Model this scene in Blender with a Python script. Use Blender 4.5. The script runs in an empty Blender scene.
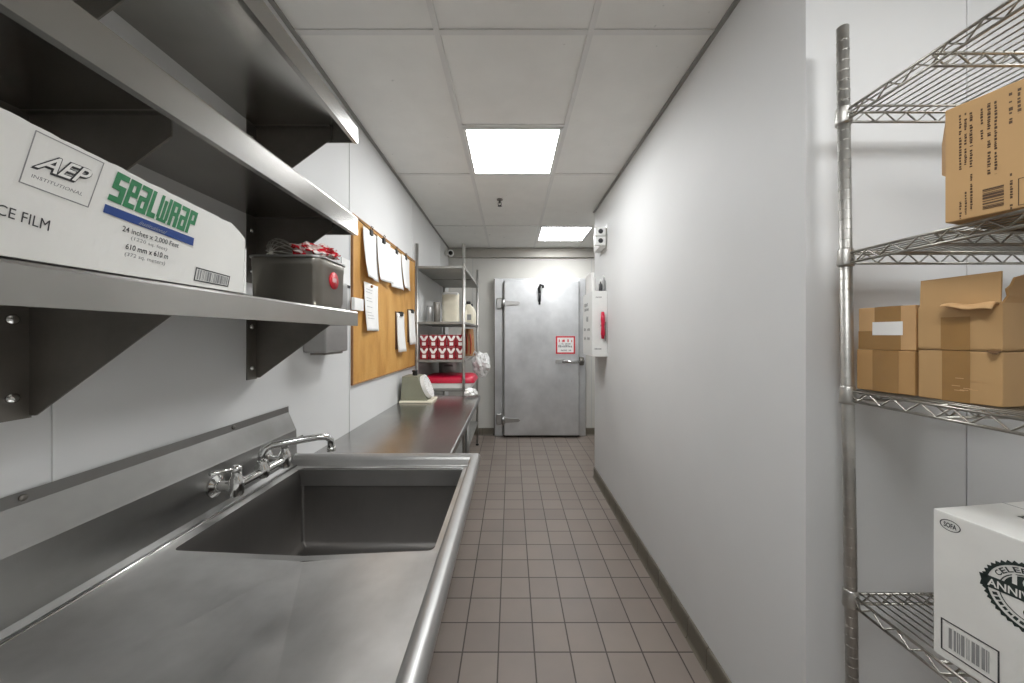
import bpy, bmesh, math, random
from mathutils import Vector, Matrix, noise
random.seed(7)
S = bpy.context.scene
COL = S.collection
PI = math.pi

# ------------------------------------------------------------------ materials
def lin(h):
    h = h.lstrip('#')
    out = []
    for i in (0, 2, 4):
        c = int(h[i:i+2], 16)/255
        out.append(c/12.92 if c <= .04045 else ((c+.055)/1.055)**2.4)
    return (*out, 1)

class NT:
    def __init__(s, name):
        s.m = bpy.data.materials.new(name); s.m.use_nodes = True
        s.t = s.m.node_tree; s.n = s.t.nodes; s.b = s.n['Principled BSDF']
        s.tc = s.n.new('ShaderNodeTexCoord')
    def link(s, a, b): s.t.links.new(a, b)
    def noise(s, scale, detail=4, stretch=None, rough=.55):
        src = s.tc.outputs['Object']
        if stretch:
            mp = s.n.new('ShaderNodeMapping'); mp.inputs['Scale'].default_value = stretch
            s.link(src, mp.inputs['Vector']); src = mp.outputs['Vector']
        n = s.n.new('ShaderNodeTexNoise'); n.inputs['Scale'].default_value = scale
        n.inputs['Detail'].default_value = detail; n.inputs['Roughness'].default_value = rough
        s.link(src, n.inputs['Vector']); return n.outputs['Fac']
    def ramp(s, fac, stops):
        r = s.n.new('ShaderNodeValToRGB'); e = r.color_ramp.elements
        while len(e) < len(stops): e.new(.5)
        for el, (p, c) in zip(e, stops):
            el.position = p; el.color = c if isinstance(c, tuple) else (c, c, c, 1)
        s.link(fac, r.inputs['Fac']); return r.outputs['Color']
    def bump(s, fac, strength=.2, dist=.002):
        b = s.n.new('ShaderNodeBump'); b.inputs['Strength'].default_value = strength
        b.inputs['Distance'].default_value = dist
        s.link(fac, b.inputs['Height']); s.link(b.outputs['Normal'], s.b.inputs['Normal'])
    def set(s, **k):
        for n, v in k.items(): s.b.inputs[n.replace('_', ' ')].default_value = v
        return s

def plain(name, c, rough=.5, metal=0, var=.06, scale=30, bump=0, spec=.5, alpha=None):
    t = NT(name); t.set(Roughness=rough, Metallic=metal); t.b.inputs['Specular IOR Level'].default_value = spec
    c = lin(c); f = t.noise(scale)
    t.link(t.ramp(f, [(.3, tuple(x*(1-var) for x in c[:3])+(1,)), (.7, tuple(min(1, x*(1+var)) for x in c[:3])+(1,))]), t.b.inputs['Base Color'])
    if bump: t.bump(f, bump)
    if alpha: t.b.inputs['Alpha'].default_value = alpha
    return t.m

def steel(name, c, r0, r1, stretch, var=.12, bump=.03, blotch=4.0, aniso=0):
    t = NT(name); t.set(Metallic=1.0)
    c = lin(c)
    bl = t.noise(blotch, 5); gr = t.noise(60, 3, stretch)
    t.link(t.ramp(bl, [(.3, tuple(x*(1-var) for x in c[:3])+(1,)), (.7, tuple(min(1, x*(1+var)) for x in c[:3])+(1,))]), t.b.inputs['Base Color'])
    mx = t.n.new('ShaderNodeMath'); mx.operation = 'ADD'
    t.link(bl, mx.inputs[0]); t.link(gr, mx.inputs[1])
    t.link(t.ramp(mx.outputs[0], [(.55, r0), (.62, (r0+r1)/2), (.95, r1)]), t.b.inputs['Roughness'])
    t.bump(gr, bump, .001)
    if aniso:                              # brushed along the length
        t.b.inputs['Anisotropic'].default_value = aniso
        c3 = t.n.new('ShaderNodeCombineXYZ'); c3.inputs[1].default_value = 1
        t.link(c3.outputs[0], t.b.inputs['Tangent'])
    return t.m

M = {}
M['steel'] = steel('brushed_stainless', '#b4b3b1', .22, .42, (1, .04, 1))
M['steel_sink'] = steel('sink_stainless', '#c8c7c5', .14, .42, (1, .05, 1), .18, .05, 6, .35)
M['steel_splash'] = steel('splash_stainless', '#949391', .18, .42, (1, .05, 1), .16, .05, 5, .3)
M['steel_table'] = steel('table_stainless', '#b0afad', .12, .26, (1, .05, 1), .10, .03, 5)
M['steel_bowl'] = steel('shaded_bowl_stainless', '#7f7c79', .32, .46, (1, 1, .06), .08, .02, 5)  # darker copy of the sink steel: the bowl's inner shade is in the colour
M['steel_shelf'] = steel('shelf_stainless', '#a9a7a3', .13, .24, (1, .04, 1), .10, .03, 5)
M['steel_dark'] = steel('worn_stainless', '#86827c', .34, .5, (1, .1, 1), .16, .03, 7)
M['steel_door'] = steel('cooler_door_metal', '#d6d7d8', .30, .5, (1, 1, .06), .17, .03, 2.6)
M['pan'] = steel('pan_stainless', '#a5a199', .26, .36, (1, 1, .1), .06, .02, 6)
M['chrome'] = plain('polished_chrome', '#d6d6d4', .12, 1, .03)
M['wire'] = plain('zinc_wire', '#aaa79f', .32, 1, .10, 40)
M['post'] = steel('zinc_post', '#bbb9b4', .28, .45, (1, 1, .3), .12, .05, 20)
M['greyshelf'] = plain('grey_shelf_enamel', '#8b8a85', .45, .3, .06, 14)
M['wall'] = plain('white_wall_panel', '#d3d3d2', .6, 0, .018, 2.5, .03, .3)
M['wall_trim'] = plain('wall_strip', '#b9b9b6', .45, 0, .03, 9)
M['coolerwall'] = plain('cooler_wall_panel', '#c6c4be', .65, 0, .03, 3, .03)
M['header'] = plain('cooler_header', '#a8a49c', .45, .2, .05, 6)
M['basetile'] = plain('cove_base_tile', '#655f53', .45, 0, .10, 9)
M['grout'] = plain('base_grout', '#3d3832', .8, 0, .1)
M['white_plastic'] = plain('white_plastic', '#e4e4e1', .35, 0, .02)
M['paper'] = plain('white_paper', '#ecebe8', .7, 0, .02, 12)
M['whitebox'] = plain('white_carton_board', '#e2e1dc', .6, 0, .035, 9, .05)
M['blackp'] = plain('black_plastic', '#1b1a1a', .4, 0, .05)
M['ink'] = plain('dark_print', '#3a3a3c', .6, 0, .05)
M['ink_soft'] = plain('grey_print', '#8d8d8c', .6, 0, .08)
M['ink_brown'] = plain('brown_print', '#5d4630', .6, 0, .08)
M['ink_green'] = plain('green_print', '#2f7a4f', .55, 0, .12, 60)
M['ink_blue'] = plain('blue_print', '#1f3f80', .55, 0, .08)
M['seal_ink'] = plain('seal_print', '#27322f', .55, 0, .06)
M['card'] = plain('brown_cardboard', '#bb9666', .65, 0, .06, 7, .04)
M['card2'] = plain('tan_cardboard', '#b58d5b', .65, 0, .07, 9, .04)
M['card_light'] = plain('pale_cardboard', '#c79f6f', .65, 0, .05, 8, .04)
M['card_edge'] = plain('cardboard_edge', '#6d5033', .8, 0, .1)
M['tape'] = plain('packing_tape', '#9c7748', .25, 0, .05, 30)
M['red'] = plain('red_plastic', '#bd1238', .35, 0, .06)
M['redcarton'] = plain('dark_red_carton', '#8e1020', .45, 0, .12, 40)
M['redsticker'] = plain('red_sticker', '#cf2a35', .4, 0, .05)
M['cream'] = plain('cream_paper', '#eae3cf', .7, 0, .05, 14, .1)
M['creamw'] = plain('cream_plastic', '#e3dcc8', .4, 0, .04)
M['scale'] = plain('grey_green_enamel', '#8b8b78', .4, 0, .04, 12)
M['tan'] = plain('tan_paper', '#9d7148', .7, 0, .15, 30)
M['orange'] = plain('rust_print', '#a3381f', .6, 0, .1)
M['black_rubber'] = plain('black_rubber', '#252423', .7, 0, .1)

def mat_floor():
    t = NT('quarry_tile_floor')
    mp = t.n.new('ShaderNodeMapping'); mp.inputs['Location'].default_value = (.055+.1575*20, -1.534+.1575*30, 0)
    t.link(t.tc.outputs['Object'], mp.inputs['Vector'])
    br = t.n.new('ShaderNodeTexBrick'); br.offset = 0; br.squash = 1
    for k, v in (('Scale', 1), ('Mortar Size', .0035), ('Mortar Smooth', .25), ('Bias', 0), ('Brick Width', .1575), ('Row Height', .1575)):
        br.inputs[k].default_value = v
    br.inputs['Color1'].default_value = lin('#83786f'); br.inputs['Color2'].default_value = lin('#7b7068')
    br.inputs['Mortar'].default_value = lin('#3e342e')
    t.link(mp.outputs['Vector'], br.inputs['Vector'])
    f = t.noise(3.5, 6)
    mx = t.n.new('ShaderNodeMix'); mx.data_type = 'RGBA'; mx.blend_type = 'MULTIPLY'; mx.inputs[0].default_value = 1
    t.link(br.outputs['Color'], mx.inputs[6]); t.link(t.ramp(f, [(.3, .88), (.7, 1.06)]), mx.inputs[7])
    t.link(mx.outputs[2], t.b.inputs['Base Color'])
    t.link(t.ramp(f, [(.3, .42), (.7, .58)]), t.b.inputs['Roughness'])
    iv = t.n.new('ShaderNodeMath'); iv.operation = 'SUBTRACT'; iv.inputs[0].default_value = 1
    t.link(br.outputs['Fac'], iv.inputs[1]); t.bump(iv.outputs[0], .5, .002)
    return t.m
M['floor'] = mat_floor()

def mat_ceiling():
    t = NT('ceiling_tile'); t.set(Roughness=.75)
    f = t.noise(7, 5); g = t.noise(260, 2)
    sp = t.noise(17, 2)
    mx = t.n.new('ShaderNodeMix'); mx.data_type = 'RGBA'; mx.blend_type = 'MULTIPLY'; mx.inputs[0].default_value = 1
    t.link(t.ramp(f, [(.3, lin('#e3e2de')), (.7, lin('#e8e7e3'))]), mx.inputs[6])
    t.link(t.ramp(sp, [(.22, .55), (.27, 1.0)]), mx.inputs[7])
    t.link(mx.outputs[2], t.b.inputs['Base Color']); t.bump(g, .12, .001)
    return t.m
M['ceiling'] = mat_ceiling()
M['grid'] = plain('ceiling_grid_enamel', '#d8d7d4', .4, 0, .03, 8)
M['angle'] = plain('wall_angle', '#8f8e8a', .5, 0, .05)

def mat_light(strength):
    t = NT('light_diffuser'); t.set(Roughness=.4)
    sx = t.n.new('ShaderNodeSeparateXYZ'); t.link(t.tc.outputs['Object'], sx.inputs[0])
    wv = t.n.new('ShaderNodeMath'); wv.operation = 'MULTIPLY'; wv.inputs[1].default_value = 2*PI/.27
    t.link(sx.outputs['X'], wv.inputs[0])
    sn = t.n.new('ShaderNodeMath'); sn.operation = 'COSINE'; t.link(wv.outputs[0], sn.inputs[0])
    mr = t.n.new('ShaderNodeMapRange')
    for i, v in enumerate((-1, 1, strength*1.2, strength*.8)): mr.inputs[i+1].default_value = v
    t.link(sn.outputs[0], mr.inputs[0])
    t.b.inputs['Base Color'].default_value = (.8, .8, .8, 1)
    t.b.inputs['Emission Color'].default_value = (.965, .985, 1, 1)
    t.link(mr.outputs[0], t.b.inputs['Emission Strength'])
    return t.m
M['light'] = mat_light(19.0)

def mat_cork():
    t = NT('cork_panel'); t.set(Roughness=.6)
    f = t.noise(9, 6, (1, 1, .35)); g = t.noise(120, 3)
    mx = t.n.new('ShaderNodeMix'); mx.data_type = 'RGBA'; mx.blend_type = 'MULTIPLY'; mx.inputs[0].default_value = 1
    t.link(t.ramp(f, [(.25, lin('#a9742f')), (.5, lin('#c8954c')), (.75, lin('#d3a560'))]), mx.inputs[6])
    t.link(t.ramp(g, [(.3, .86), (.7, 1.05)]), mx.inputs[7])
    t.link(mx.outputs[2], t.b.inputs['Base Color'])
    return t.m
M['cork'] = mat_cork()

def mat_packet():
    t = NT('red_white_wrapper'); t.set(Roughness=.25)
    t.link(t.ramp(t.noise(45, 2), [(.49, lin('#c01828')), (.56, lin('#e6ddd8'))]), t.b.inputs['Base Color'])
    return t.m
M['packet'] = mat_packet()

def mat_film():
    t = NT('white_plastic_bag'); t.set(Roughness=.25)
    t.b.inputs['Base Color'].default_value = lin('#e9e9e7'); t.b.inputs['Alpha'].default_value = .82
    t.bump(t.noise(40, 4), .5, .004)
    return t.m
M['bag'] = mat_film()

# ------------------------------------------------------------------ mesh builder
class MB:
    def __init__(s): s.v = []; s.f = []; s.sm = []
    def add(s, vs, fs, smooth=False):
        o = len(s.v); s.v += [tuple(v) for v in vs]
        s.f += [tuple(i+o for i in f) for f in fs]; s.sm += [smooth]*len(fs); return s
    def box(s, x0, x1, y0, y1, z0, z1, mat=None, bev=0):
        if bev:
            bm = bmesh.new(); bmesh.ops.create_cube(bm, size=1)
            for v in bm.verts: v.co = Vector(((x0+x1)/2+v.co.x*(x1-x0), (y0+y1)/2+v.co.y*(y1-y0), (z0+z1)/2+v.co.z*(z1-z0)))
            bmesh.ops.bevel(bm, geom=list(bm.edges), offset=bev, segments=2, affect='EDGES', profile=.5)
            bm.verts.index_update(); vs = [v.co.copy() for v in bm.verts]; fs = [[v.index for v in f.verts] for f in bm.faces]; bm.free()
        else:
            vs = [Vector((x, y, z)) for z in (z0, z1) for y in (y0, y1) for x in (x0, x1)]
            fs = [(0, 2, 3, 1), (4, 5, 7, 6), (0, 1, 5, 4), (2, 6, 7, 3), (0, 4, 6, 2), (1, 3, 7, 5)]
        if mat: vs = [mat @ v for v in vs]
        return s.add(vs, fs)
    def prism(s, poly, ext):           # planar polygon (3D points) extruded by vector
        p = [Vector(q) for q in poly]; e = Vector(ext); n = len(p)
        fs = [tuple(range(n))[::-1], tuple(range(n, 2*n))] + [(i, (i+1) % n, n+(i+1) % n, n+i) for i in range(n)]
        return s.add(p+[q+e for q in p], fs)
    def tube(s, pts, r, n=8, caps=True, closed=False):
        pts = [Vector(p) for p in pts]; N = len(pts); rings = []
        rs = r if isinstance(r, (list, tuple)) else [r]*N
        up = None
        for i, p in enumerate(pts):
            if closed: d = pts[(i+1) % N]-pts[i-1]
            else: d = pts[min(i+1, N-1)]-pts[max(i-1, 0)]
            d.normalize()
            if up is None: up = Vector((0, 0, 1)) if abs(d.z) < .9 else Vector((1, 0, 0))
            a = d.cross(up)
            if a.length < 1e-4: a = d.cross(Vector((.3, 1, .2)))
            a.normalize(); b = a.cross(d).normalized(); up = b
            rings.append([p+(a*math.cos(2*PI*k/n)+b*math.sin(2*PI*k/n))*rs[i] for k in range(n)])
        vs = [v for ri in rings for v in ri]; fs = []
        for i in range(N if closed else N-1):
            j = (i+1) % N
            for k in range(n): fs.append((i*n+k, i*n+(k+1) % n, j*n+(k+1) % n, j*n+k))
        if caps and not closed: fs += [tuple(range(n))[::-1], tuple(range((N-1)*n, N*n))]
        return s.add(vs, fs, True)
    def cyl(s, p, q, r, n=16): return s.tube([p, q], r, n)
    def lathe(s, prof, c, n=24, axis='z'):
        vs = []; fs = []; c = Vector(c)
        for r, h in prof:
            for k in range(n):
                a = 2*PI*k/n; x, y = r*math.cos(a), r*math.sin(a)
                vs.append(c+(Vector((x, y, h)) if axis == 'z' else Vector((h, x, y)) if axis == 'x' else Vector((x, h, y))))
        for i in range(len(prof)-1):
            for k in range(n): fs.append((i*n+k, i*n+(k+1) % n, (i+1)*n+(k+1) % n, (i+1)*n+k))
        fs += [tuple(range(n))[::-1], tuple(range((len(prof)-1)*n, len(prof)*n))]
        return s.add(vs, fs, True)
    def grid(s, fn, nu, nv, smooth=True, thick=None):
        vs = [Vector(fn(i/nu, j/nv)) for j in range(nv+1) for i in range(nu+1)]
        fs = [(j*(nu+1)+i, j*(nu+1)+i+1, (j+1)*(nu+1)+i+1, (j+1)*(nu+1)+i) for j in range(nv) for i in range(nu)]
        if thick:
            t = Vector(thick); n = len(vs); vs2 = [v+t for v in vs]
            loop = [i for i in range(nu+1)] + [(j+1)*(nu+1)+nu for j in range(nv)] + [nv*(nu+1)+i for i in range(nu-1, -1, -1)] + [j*(nu+1) for j in range(nv-1, 0, -1)]
            fs = fs + [tuple(i+n for i in f[::-1]) for f in fs] + [(loop[k], loop[k]+n, loop[(k+1) % len(loop)]+n, loop[(k+1) % len(loop)]) for k in range(len(loop))]
            vs += vs2
        return s.add(vs, fs, smooth)
    def obj(s, name, mat, parent=None, kind=None, fixn=True, split=None):
        me = bpy.data.meshes.new(name); me.from_pydata(s.v, [], s.f)
        me.polygons.foreach_set('use_smooth', s.sm)
        if fixn:
            bm = bmesh.new(); bm.from_mesh(me); bmesh.ops.recalc_face_normals(bm, faces=bm.faces); bm.to_mesh(me); bm.free()
        me.materials.append(M[mat] if isinstance(mat, str) else mat)
        if split is not None:
            me.set_sharp_from_angle(angle=math.radians(split))
        me.update()
        o = bpy.data.objects.new(name, me); COL.objects.link(o)
        if parent:
            o.parent = parent
            o.location = -parent.location if parent.parent is None else (0, 0, 0)
        if kind: o['kind'] = kind
        return o

def tag(o, label, cat, group=None):
    o['label'] = label; o['category'] = cat
    if group: o['group'] = group
    return o
def thing(name, label, cat, loc, group=None):     # empty at the base; parts keep world coordinates
    o = bpy.data.objects.new(name, None); COL.objects.link(o); o.location = loc
    o.empty_display_size = .05
    return tag(o, label, cat, group)
def copy_thing(o, loc, label, name=None):
    c = o.copy(); COL.objects.link(c); c.location = loc; c['label'] = label
    for ch in [x for x in bpy.data.objects if x.parent == o]:
        d = ch.copy(); COL.objects.link(d); d.parent = c
        for g in [x for x in bpy.data.objects if x.parent == ch]:
            e = g.copy(); COL.objects.link(e); e.parent = d
    return c
def solid(name, mat, *boxes, kind='structure'):
    m = MB()
    for b in boxes: m.box(*b)
    return m.obj(name, mat, kind=kind)

# lettering -> flat mesh verts normalised to the unit square
def letters(body, bold=0, shear=0, res=3):
    cu = bpy.data.curves.new('lettering', 'FONT'); cu.body = body; cu.offset = bold; cu.shear = shear
    cu.resolution_u = res; cu.fill_mode = 'FRONT'
    o = bpy.data.objects.new('lettering', cu); COL.objects.link(o)
    dg = bpy.context.evaluated_depsgraph_get(); dg.update()
    me = bpy.data.meshes.new_from_object(o.evaluated_get(dg))
    vs = [(v.co.x, v.co.y) for v in me.vertices]; fs = [tuple(p.vertices) for p in me.polygons]
    bpy.data.objects.remove(o); bpy.data.curves.remove(cu); bpy.data.meshes.remove(me)
    x0 = min(v[0] for v in vs); x1 = max(v[0] for v in vs); y0 = min(v[1] for v in vs); y1 = max(v[1] for v in vs)
    return [((x-x0)/(x1-x0), (y-y0)/(y1-y0)) for x, y in vs], fs
def rect_uv(n=1):
    return [(i/n, j) for i in range(n+1) for j in (0, 1)], [(2*i, 2*i+2, 2*i+3, 2*i+1) for i in range(n)]
def quadmap(q):                      # q: BL, BR, TR, TL
    bl, br, tr, tl = q
    return lambda u, v: tuple((bl[k]*(1-u)+br[k]*u)*(1-v)+(tl[k]*(1-u)+tr[k]*u)*v for k in (0, 1))
def R(u0, v0, u1, v1): return ((u0, v0), (u1, v0), (u1, v1), (u0, v1))
def put(mb, geo, q, surf):           # surf(u, v) -> world point
    f = quadmap(q); mb.add([surf(*f(*p)) for p in geo[0]], geo[1])
def frame(mb, q, w, surf):           # outline of a quad
    bl, br, tr, tl = q
    f = quadmap(q)
    lu = math.dist(bl, br); lv = math.dist(bl, tl); a, b = w/lu, w/lv
    for r in (R(0, 0, 1, b), R(0, 1-b, 1, 1), R(0, b, a, 1-b), R(1-a, b, 1, 1-b)):
        put(mb, rect_uv(4), [f(*p) for p in r], surf)
def marks(mb, q, surf, n, rnd, gap=.3):   # row of tiny illegible printed marks
    f = quadmap(q); u = 0
    while u < 1:
        w = rnd.uniform(.5, 1.3)/n
        if rnd.random() > .16:
            h0 = rnd.uniform(0, .15); h1 = rnd.uniform(.7, 1)
            put(mb, rect_uv(), [f(*p) for p in R(u, h0, min(1, u+w*(1-gap)), h1)], surf)
        u += w
def bars(mb, q, surf, n, rnd):
    f = quadmap(q); u = 0
    while u < .98:
        w = rnd.choice((.4, .6, 1, 1.5))/n
        put(mb, rect_uv(), [f(*p) for p in R(u, 0, min(1, u+w), 1)], surf); u += w+rnd.choice((.35, .5, .9))/n

# ------------------------------------------------------------------ camera, world
cam = bpy.data.cameras.new('camera'); co = bpy.data.objects.new('camera', cam); COL.objects.link(co)
co.location = (0, 0, 1.39); co.rotation_euler = (PI/2, 0, 0)
cam.sensor_width = 36; cam.lens = 350/1024*36; cam.shift_x = .001; cam.shift_y = -.00635; cam.clip_start = .02
S.camera = co
w = bpy.data.worlds.new('world'); S.world = w; w.use_nodes = True
w.node_tree.nodes['Background'].inputs[0].default_value = (.9, .95, 1, 1)
w.node_tree.nodes['Background'].inputs[1].default_value = .3
S.view_settings.view_transform = 'Standard'; S.view_settings.look = 'None'
S.view_settings.gamma = 1; S.view_settings.use_curve_mapping = False; S.view_settings.exposure = 0.42
S.cycles.max_bounces = 12; S.cycles.diffuse_bounces = 8; S.cycles.glossy_bounces = 6
S.cycles.sample_clamp_indirect = 6

# ------------------------------------------------------------------ the room
WL, WR, YB, YF, XR, CE = -.87, .82, 4.87, -2.3, 2.25, 2.59
YN, YE = .973, 3.43              # near and far end of the right wall block
solid('floor', 'floor', (WL-.1, XR+.1, YF-.1, YB+.1, -.08, 0))
solid('wall_left', 'wall', (WL-.1, WL, YF-.1, YB+.1, 0, CE+.05))
solid('wall_right', 'wall', (WR, XR, YN, YE, 0, CE+.05))
solid('wall_back', 'coolerwall', (WL, XR, YB, YB+.1, 0, CE+.05))
solid('wall_side', 'wall', (XR, XR+.1, YF, YB, 0, CE+.05))
solid('wall_front', 'wall', (WL, XR, YF-.1, YF, 0, CE+.05))
solid('ceiling', 'ceiling', (WL-.1, XR+.1, YF-.1, YB+.1, CE+.006, CE+.06))
gx = [-.294, .316, .926, 1.536, 2.146]; gy = [1.39+1.232*k for k in range(-3, 3)]
m = MB()
for x in gx: m.box(x-.012, x+.012, YF, YB, CE, CE+.008)
for y in gy: m.box(WL, XR, y-.012, y+.012, CE+.0005, CE+.008)
for x0, y in ((gx[0], 2.012), (gx[1], 4.47), (gx[2], .165), (gx[0], -.455), (gx[0], .165)): m.box(x0, x0+.61, y-.012, y+.012, CE+.001, CE+.008)
m.obj('trim_ceiling_grid', 'grid', kind='structure')
m = MB()
m.box(WL, WL+.018, YF, YB, CE-.004, CE+.004)
m.box(WR-.018, WR, YN, YE, CE-.004, CE+.004)
m.box(WR, XR, YN-.018, YN, CE-.004, CE+.004)
m.obj('trim_wall_angle', 'angle', kind='structure')
# panel joints and corner guards
m = MB()
for y in (.668, 1.885, 3.1, 4.31, -.55): m.box(WL, WL+.0035, y-.006, y+.006, 0, CE)
m.obj('trim_wall_left', 'wall', kind='structure')
m = MB(); m.box(1.265, 1.275, YN-.003, YN, 0, CE); m.box(1.9, 1.91, YN-.003, YN, 0, CE)
m.obj('trim_recess', 'wall', kind='structure')
m = MB()
m.prism([(WR-.003, YN-.003, .1), (WR+.012, YN-.003, .1), (WR+.012, YN, .1), (WR, YN, .1), (WR, YN+.014, .1), (WR-.003, YN+.014, .1)], (0, 0, CE-.1))
m.obj('trim_corner', 'wall', kind='structure')
# cove base of quarry tile
def base(name, pts, nrm):
    (x0, y0), (x1, y1) = pts; d = Vector((x1-x0, y1-y0, 0)); L = d.length; d.normalize(); n = Vector((*nrm, 0))
    t = MB(); g = MB(); k = 0
    step = .1575
    while k*step < L:
        a = k*step+.002; b = min(L, (k+1)*step-.002)
        p = Vector((x0, y0, 0))+d*a
        prof = [(0, 0), (.022, 0), (.016, .006), (.012, .018), (.012, .088), (.008, .098), (0, .1)]
        t.prism([p+n*o+Vector((0, 0, z)) for o, z in prof], d*(b-a)); k += 1
    p = Vector((x0, y0, 0))
    g.prism([p+n*o+Vector((0, 0, z)) for o, z in [(0, 0), (.019, 0), (.013, .008), (.009, .02), (.009, .086), (0, .097)]], d*L)
    o = t.obj(name, 'basetile', kind='structure'); g.obj('grout', 'grout', o)
    return o
base('baseboard_right', ((WR, YN), (WR, YE)), (-1, 0))
base('baseboard_recess', ((WR, YN), (XR, YN)), (0, -1))
base('baseboard_end', ((WR, YE), (XR, YE)), (0, 1))
base('baseboard_left', ((WL, YF), (WL, YB)), (1, 0))
base('baseboard_back', ((WL, YB), (-.2, YB)), (0, -1))
base('baseboard_far', ((1.03, YB), (XR, YB)), (0, -1))
# cooler header trim and wall panel seams
m = MB(); m.box(WL, XR, YB-.05, YB, 2.47, CE); m.box(WL, XR, YB-.06, YB, 2.462, 2.472)
m.obj('trim_header', 'header', kind='structure')
m = MB()
for x in (-.53, 1.12, 1.72): m.box(x-.006, x+.006, YB-.004, YB, .1, 2.46)
m.obj('trim_back_seam', 'wall_trim', kind='structure')

# walk-in cooler door
d1 = bpy.data.objects.new('door_1', None); COL.objects.link(d1); d1.location = (.42, YB, 0); d1['kind'] = 'structure'
m = MB(); m.box(-.235, -.115, YB-.05, YB, 0, 2.17, bev=.006); m.box(.94, 1.03, YB-.05, YB, 0, 2.17, bev=.006); m.box(-.115, .94, YB-.05, YB, 2.12, 2.17, bev=.006)
m.obj('door_frame', 'steel_door', d1)
m = MB(); m.box(-.095, .925, YB-.145, YB-.045, .03, 2.128, bev=.012)
m.obj('door_panel', 'steel_door', d1)
m = MB(); m.box(-.1, .93, YB-.1, YB-.05, .008, .032)
m.obj('door_gasket', 'black_rubber', d1)
m = MB(); m.box(-.235, -.222, YB-.075, YB-.05, .02, 2.16); m.obj('edge_strip', 'steel_dark', d1)
m = MB(); m.box(-.155, -.125, YB-.07, YB-.05, .05, 2.05); m.obj('hinge_rail', 'steel_door', d1)
for z in (1.82, .24):
    m = MB()
    m.box(-.2, -.12, YB-.1, YB-.05, z-.075, z+.075, bev=.012); m.cyl((-.105, YB-.16, z-.05), (-.105, YB-.16, z+.05), .022)
    m.box(-.13, -.1, YB-.15, YB-.06, z-.045, z+.045)
    m.prism([(-.1, YB-.165, z-.035), (.1, YB-.165, z-.02), (.125, YB-.165, z), (.1, YB-.165, z+.02), (-.1, YB-.165, z+.035)], (0, .02, 0))
    m.obj('hinge', 'steel', d1)
m = MB()
m.prism([(.6, YB-.17, 1.01), (.72, YB-.17, 1.0), (.74, YB-.17, 1.035), (.72, YB-.17, 1.065), (.6, YB-.17, 1.055)], (0, .028, 0))
m.tube([(.7, YB-.19, 1.032), (.8, YB-.2, 1.03), (.92, YB-.19, 1.03)], [.018, .02, .016], 12)
m.obj('latch_handle', 'chrome', d1)
m = MB(); m.box(.925, .985, YB-.16, YB-.05, .98, 1.09, bev=.012); m.lathe([(.03, 0), (.038, .012), (.03, .03), (.01, .036)], (.955, YB-.17, 1.035), 16, 'y')
m.obj('latch_strike', 'steel_dark', d1)
m = MB()
m.tube([(.385, YB-.16, 1.84), (.385, YB-.165, 1.96)], .02, 10)
m.tube([(.385, YB-.165, 1.95), (.375, YB-.185, 2.01), (.395, YB-.19, 2.06), (.425, YB-.19, 2.05), (.43, YB-.19, 2.02)], .019, 10)
m.box(.372, .398, YB-.165, YB-.14, 1.8, 1.86, bev=.004)
m.obj('hook', 'blackp', d1)
# red bordered sign on the door
sg = thing('door_sign', 'small white sign with red border and lettering on the metal cooler door', 'sign', (.74, YB-.15, 1.15))
m = MB(); m.box(.605, .865, YB-.1475, YB-.1455, 1.135, 1.375); m.obj('sign_board', 'paper', sg)
sf = lambda u, v: Vector((.605+u, YB-.1482, 1.135+v))
m = MB(); frame(m, R(0, 0, .26, .24), .02, sf)
rn = random.Random(3); marks(m, R(.04, .155, .22, .2), sf, 7, rn)
m.obj('printed_border', 'redsticker', sg)
m = MB(); marks(m, R(.035, .085, .225, .12), sf, 10, rn); marks(m, R(.04, .125, .22, .145), sf, 12, rn); marks(m, R(.05, .04, .21, .06), sf, 9, rn)
m.obj('printed_lines', 'ink_soft', sg)

# ------------------------------------------------------------------ ceiling fittings
def ceiling_light(x0, y0, label):
    t = thing('ceiling_light', label, 'light', (x0+.305, y0+.305, CE-.01), 'square ceiling light panels')
    m = MB(); a, b = .012, .02
    for r in ((x0+a, x0+.61-a, y0+a, y0+a+b), (x0+a, x0+.61-a, y0+.61-a-b, y0+.61-a), (x0+a, x0+a+b, y0+a+b, y0+.61-a-b), (x0+.61-a-b, x0+.61-a, y0+a+b, y0+.61-a-b)):
        m.box(*r, CE-.004, CE+.006)
    m.obj('light_frame', 'white_plastic', t)
    m = MB(); m.box(x0+a+b, x0+.61-a-b, y0+a+b, y0+.61-a-b, CE-.001, CE+.004); o = m.obj('diffuser', 'light', t)
    # diffuser origin at the panel's middle so its two tubes show symmetrically
    for v in o.data.vertices: v.co -= t.location
    o.location = (0, 0, 0)
    return t
ceiling_light(gx[0], 2.012, 'square glowing ceiling panel in the middle of the corridor')
ceiling_light(gx[1], 3.86, 'farther glowing ceiling panel close to the cooler door')
ceiling_light(gx[0], -.455, 'unseen glowing ceiling panel added over the near end of the corridor, behind the viewer')  # out-of-view panel, added to brighten the near right wall
ceiling_light(gx[2], -.455, 'glowing ceiling panel over the wire shelving side, behind the viewer')
t = thing('sprinkler_head', 'small dark sprinkler head on the ceiling behind the middle light', 'sprinkler', (-.1, 3.11, CE))
m = MB(); m.lathe([(.026, .006), (.026, -.002), (.02, -.006), (.012, -.008)], (-.1, 3.11, CE), 20); m.obj('escutcheon', 'steel_dark', t)
m = MB(); m.cyl((-.1, 3.11, CE-.008), (-.1, 3.11, CE-.03), .008, 10)
m.tube([(-.112, 3.11, CE-.02), (-.116, 3.11, CE-.04), (-.1, 3.11, CE-.052)], .003, 6); m.tube([(-.088, 3.11, CE-.02), (-.084, 3.11, CE-.04), (-.1, 3.11, CE-.052)], .003, 6)
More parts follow.
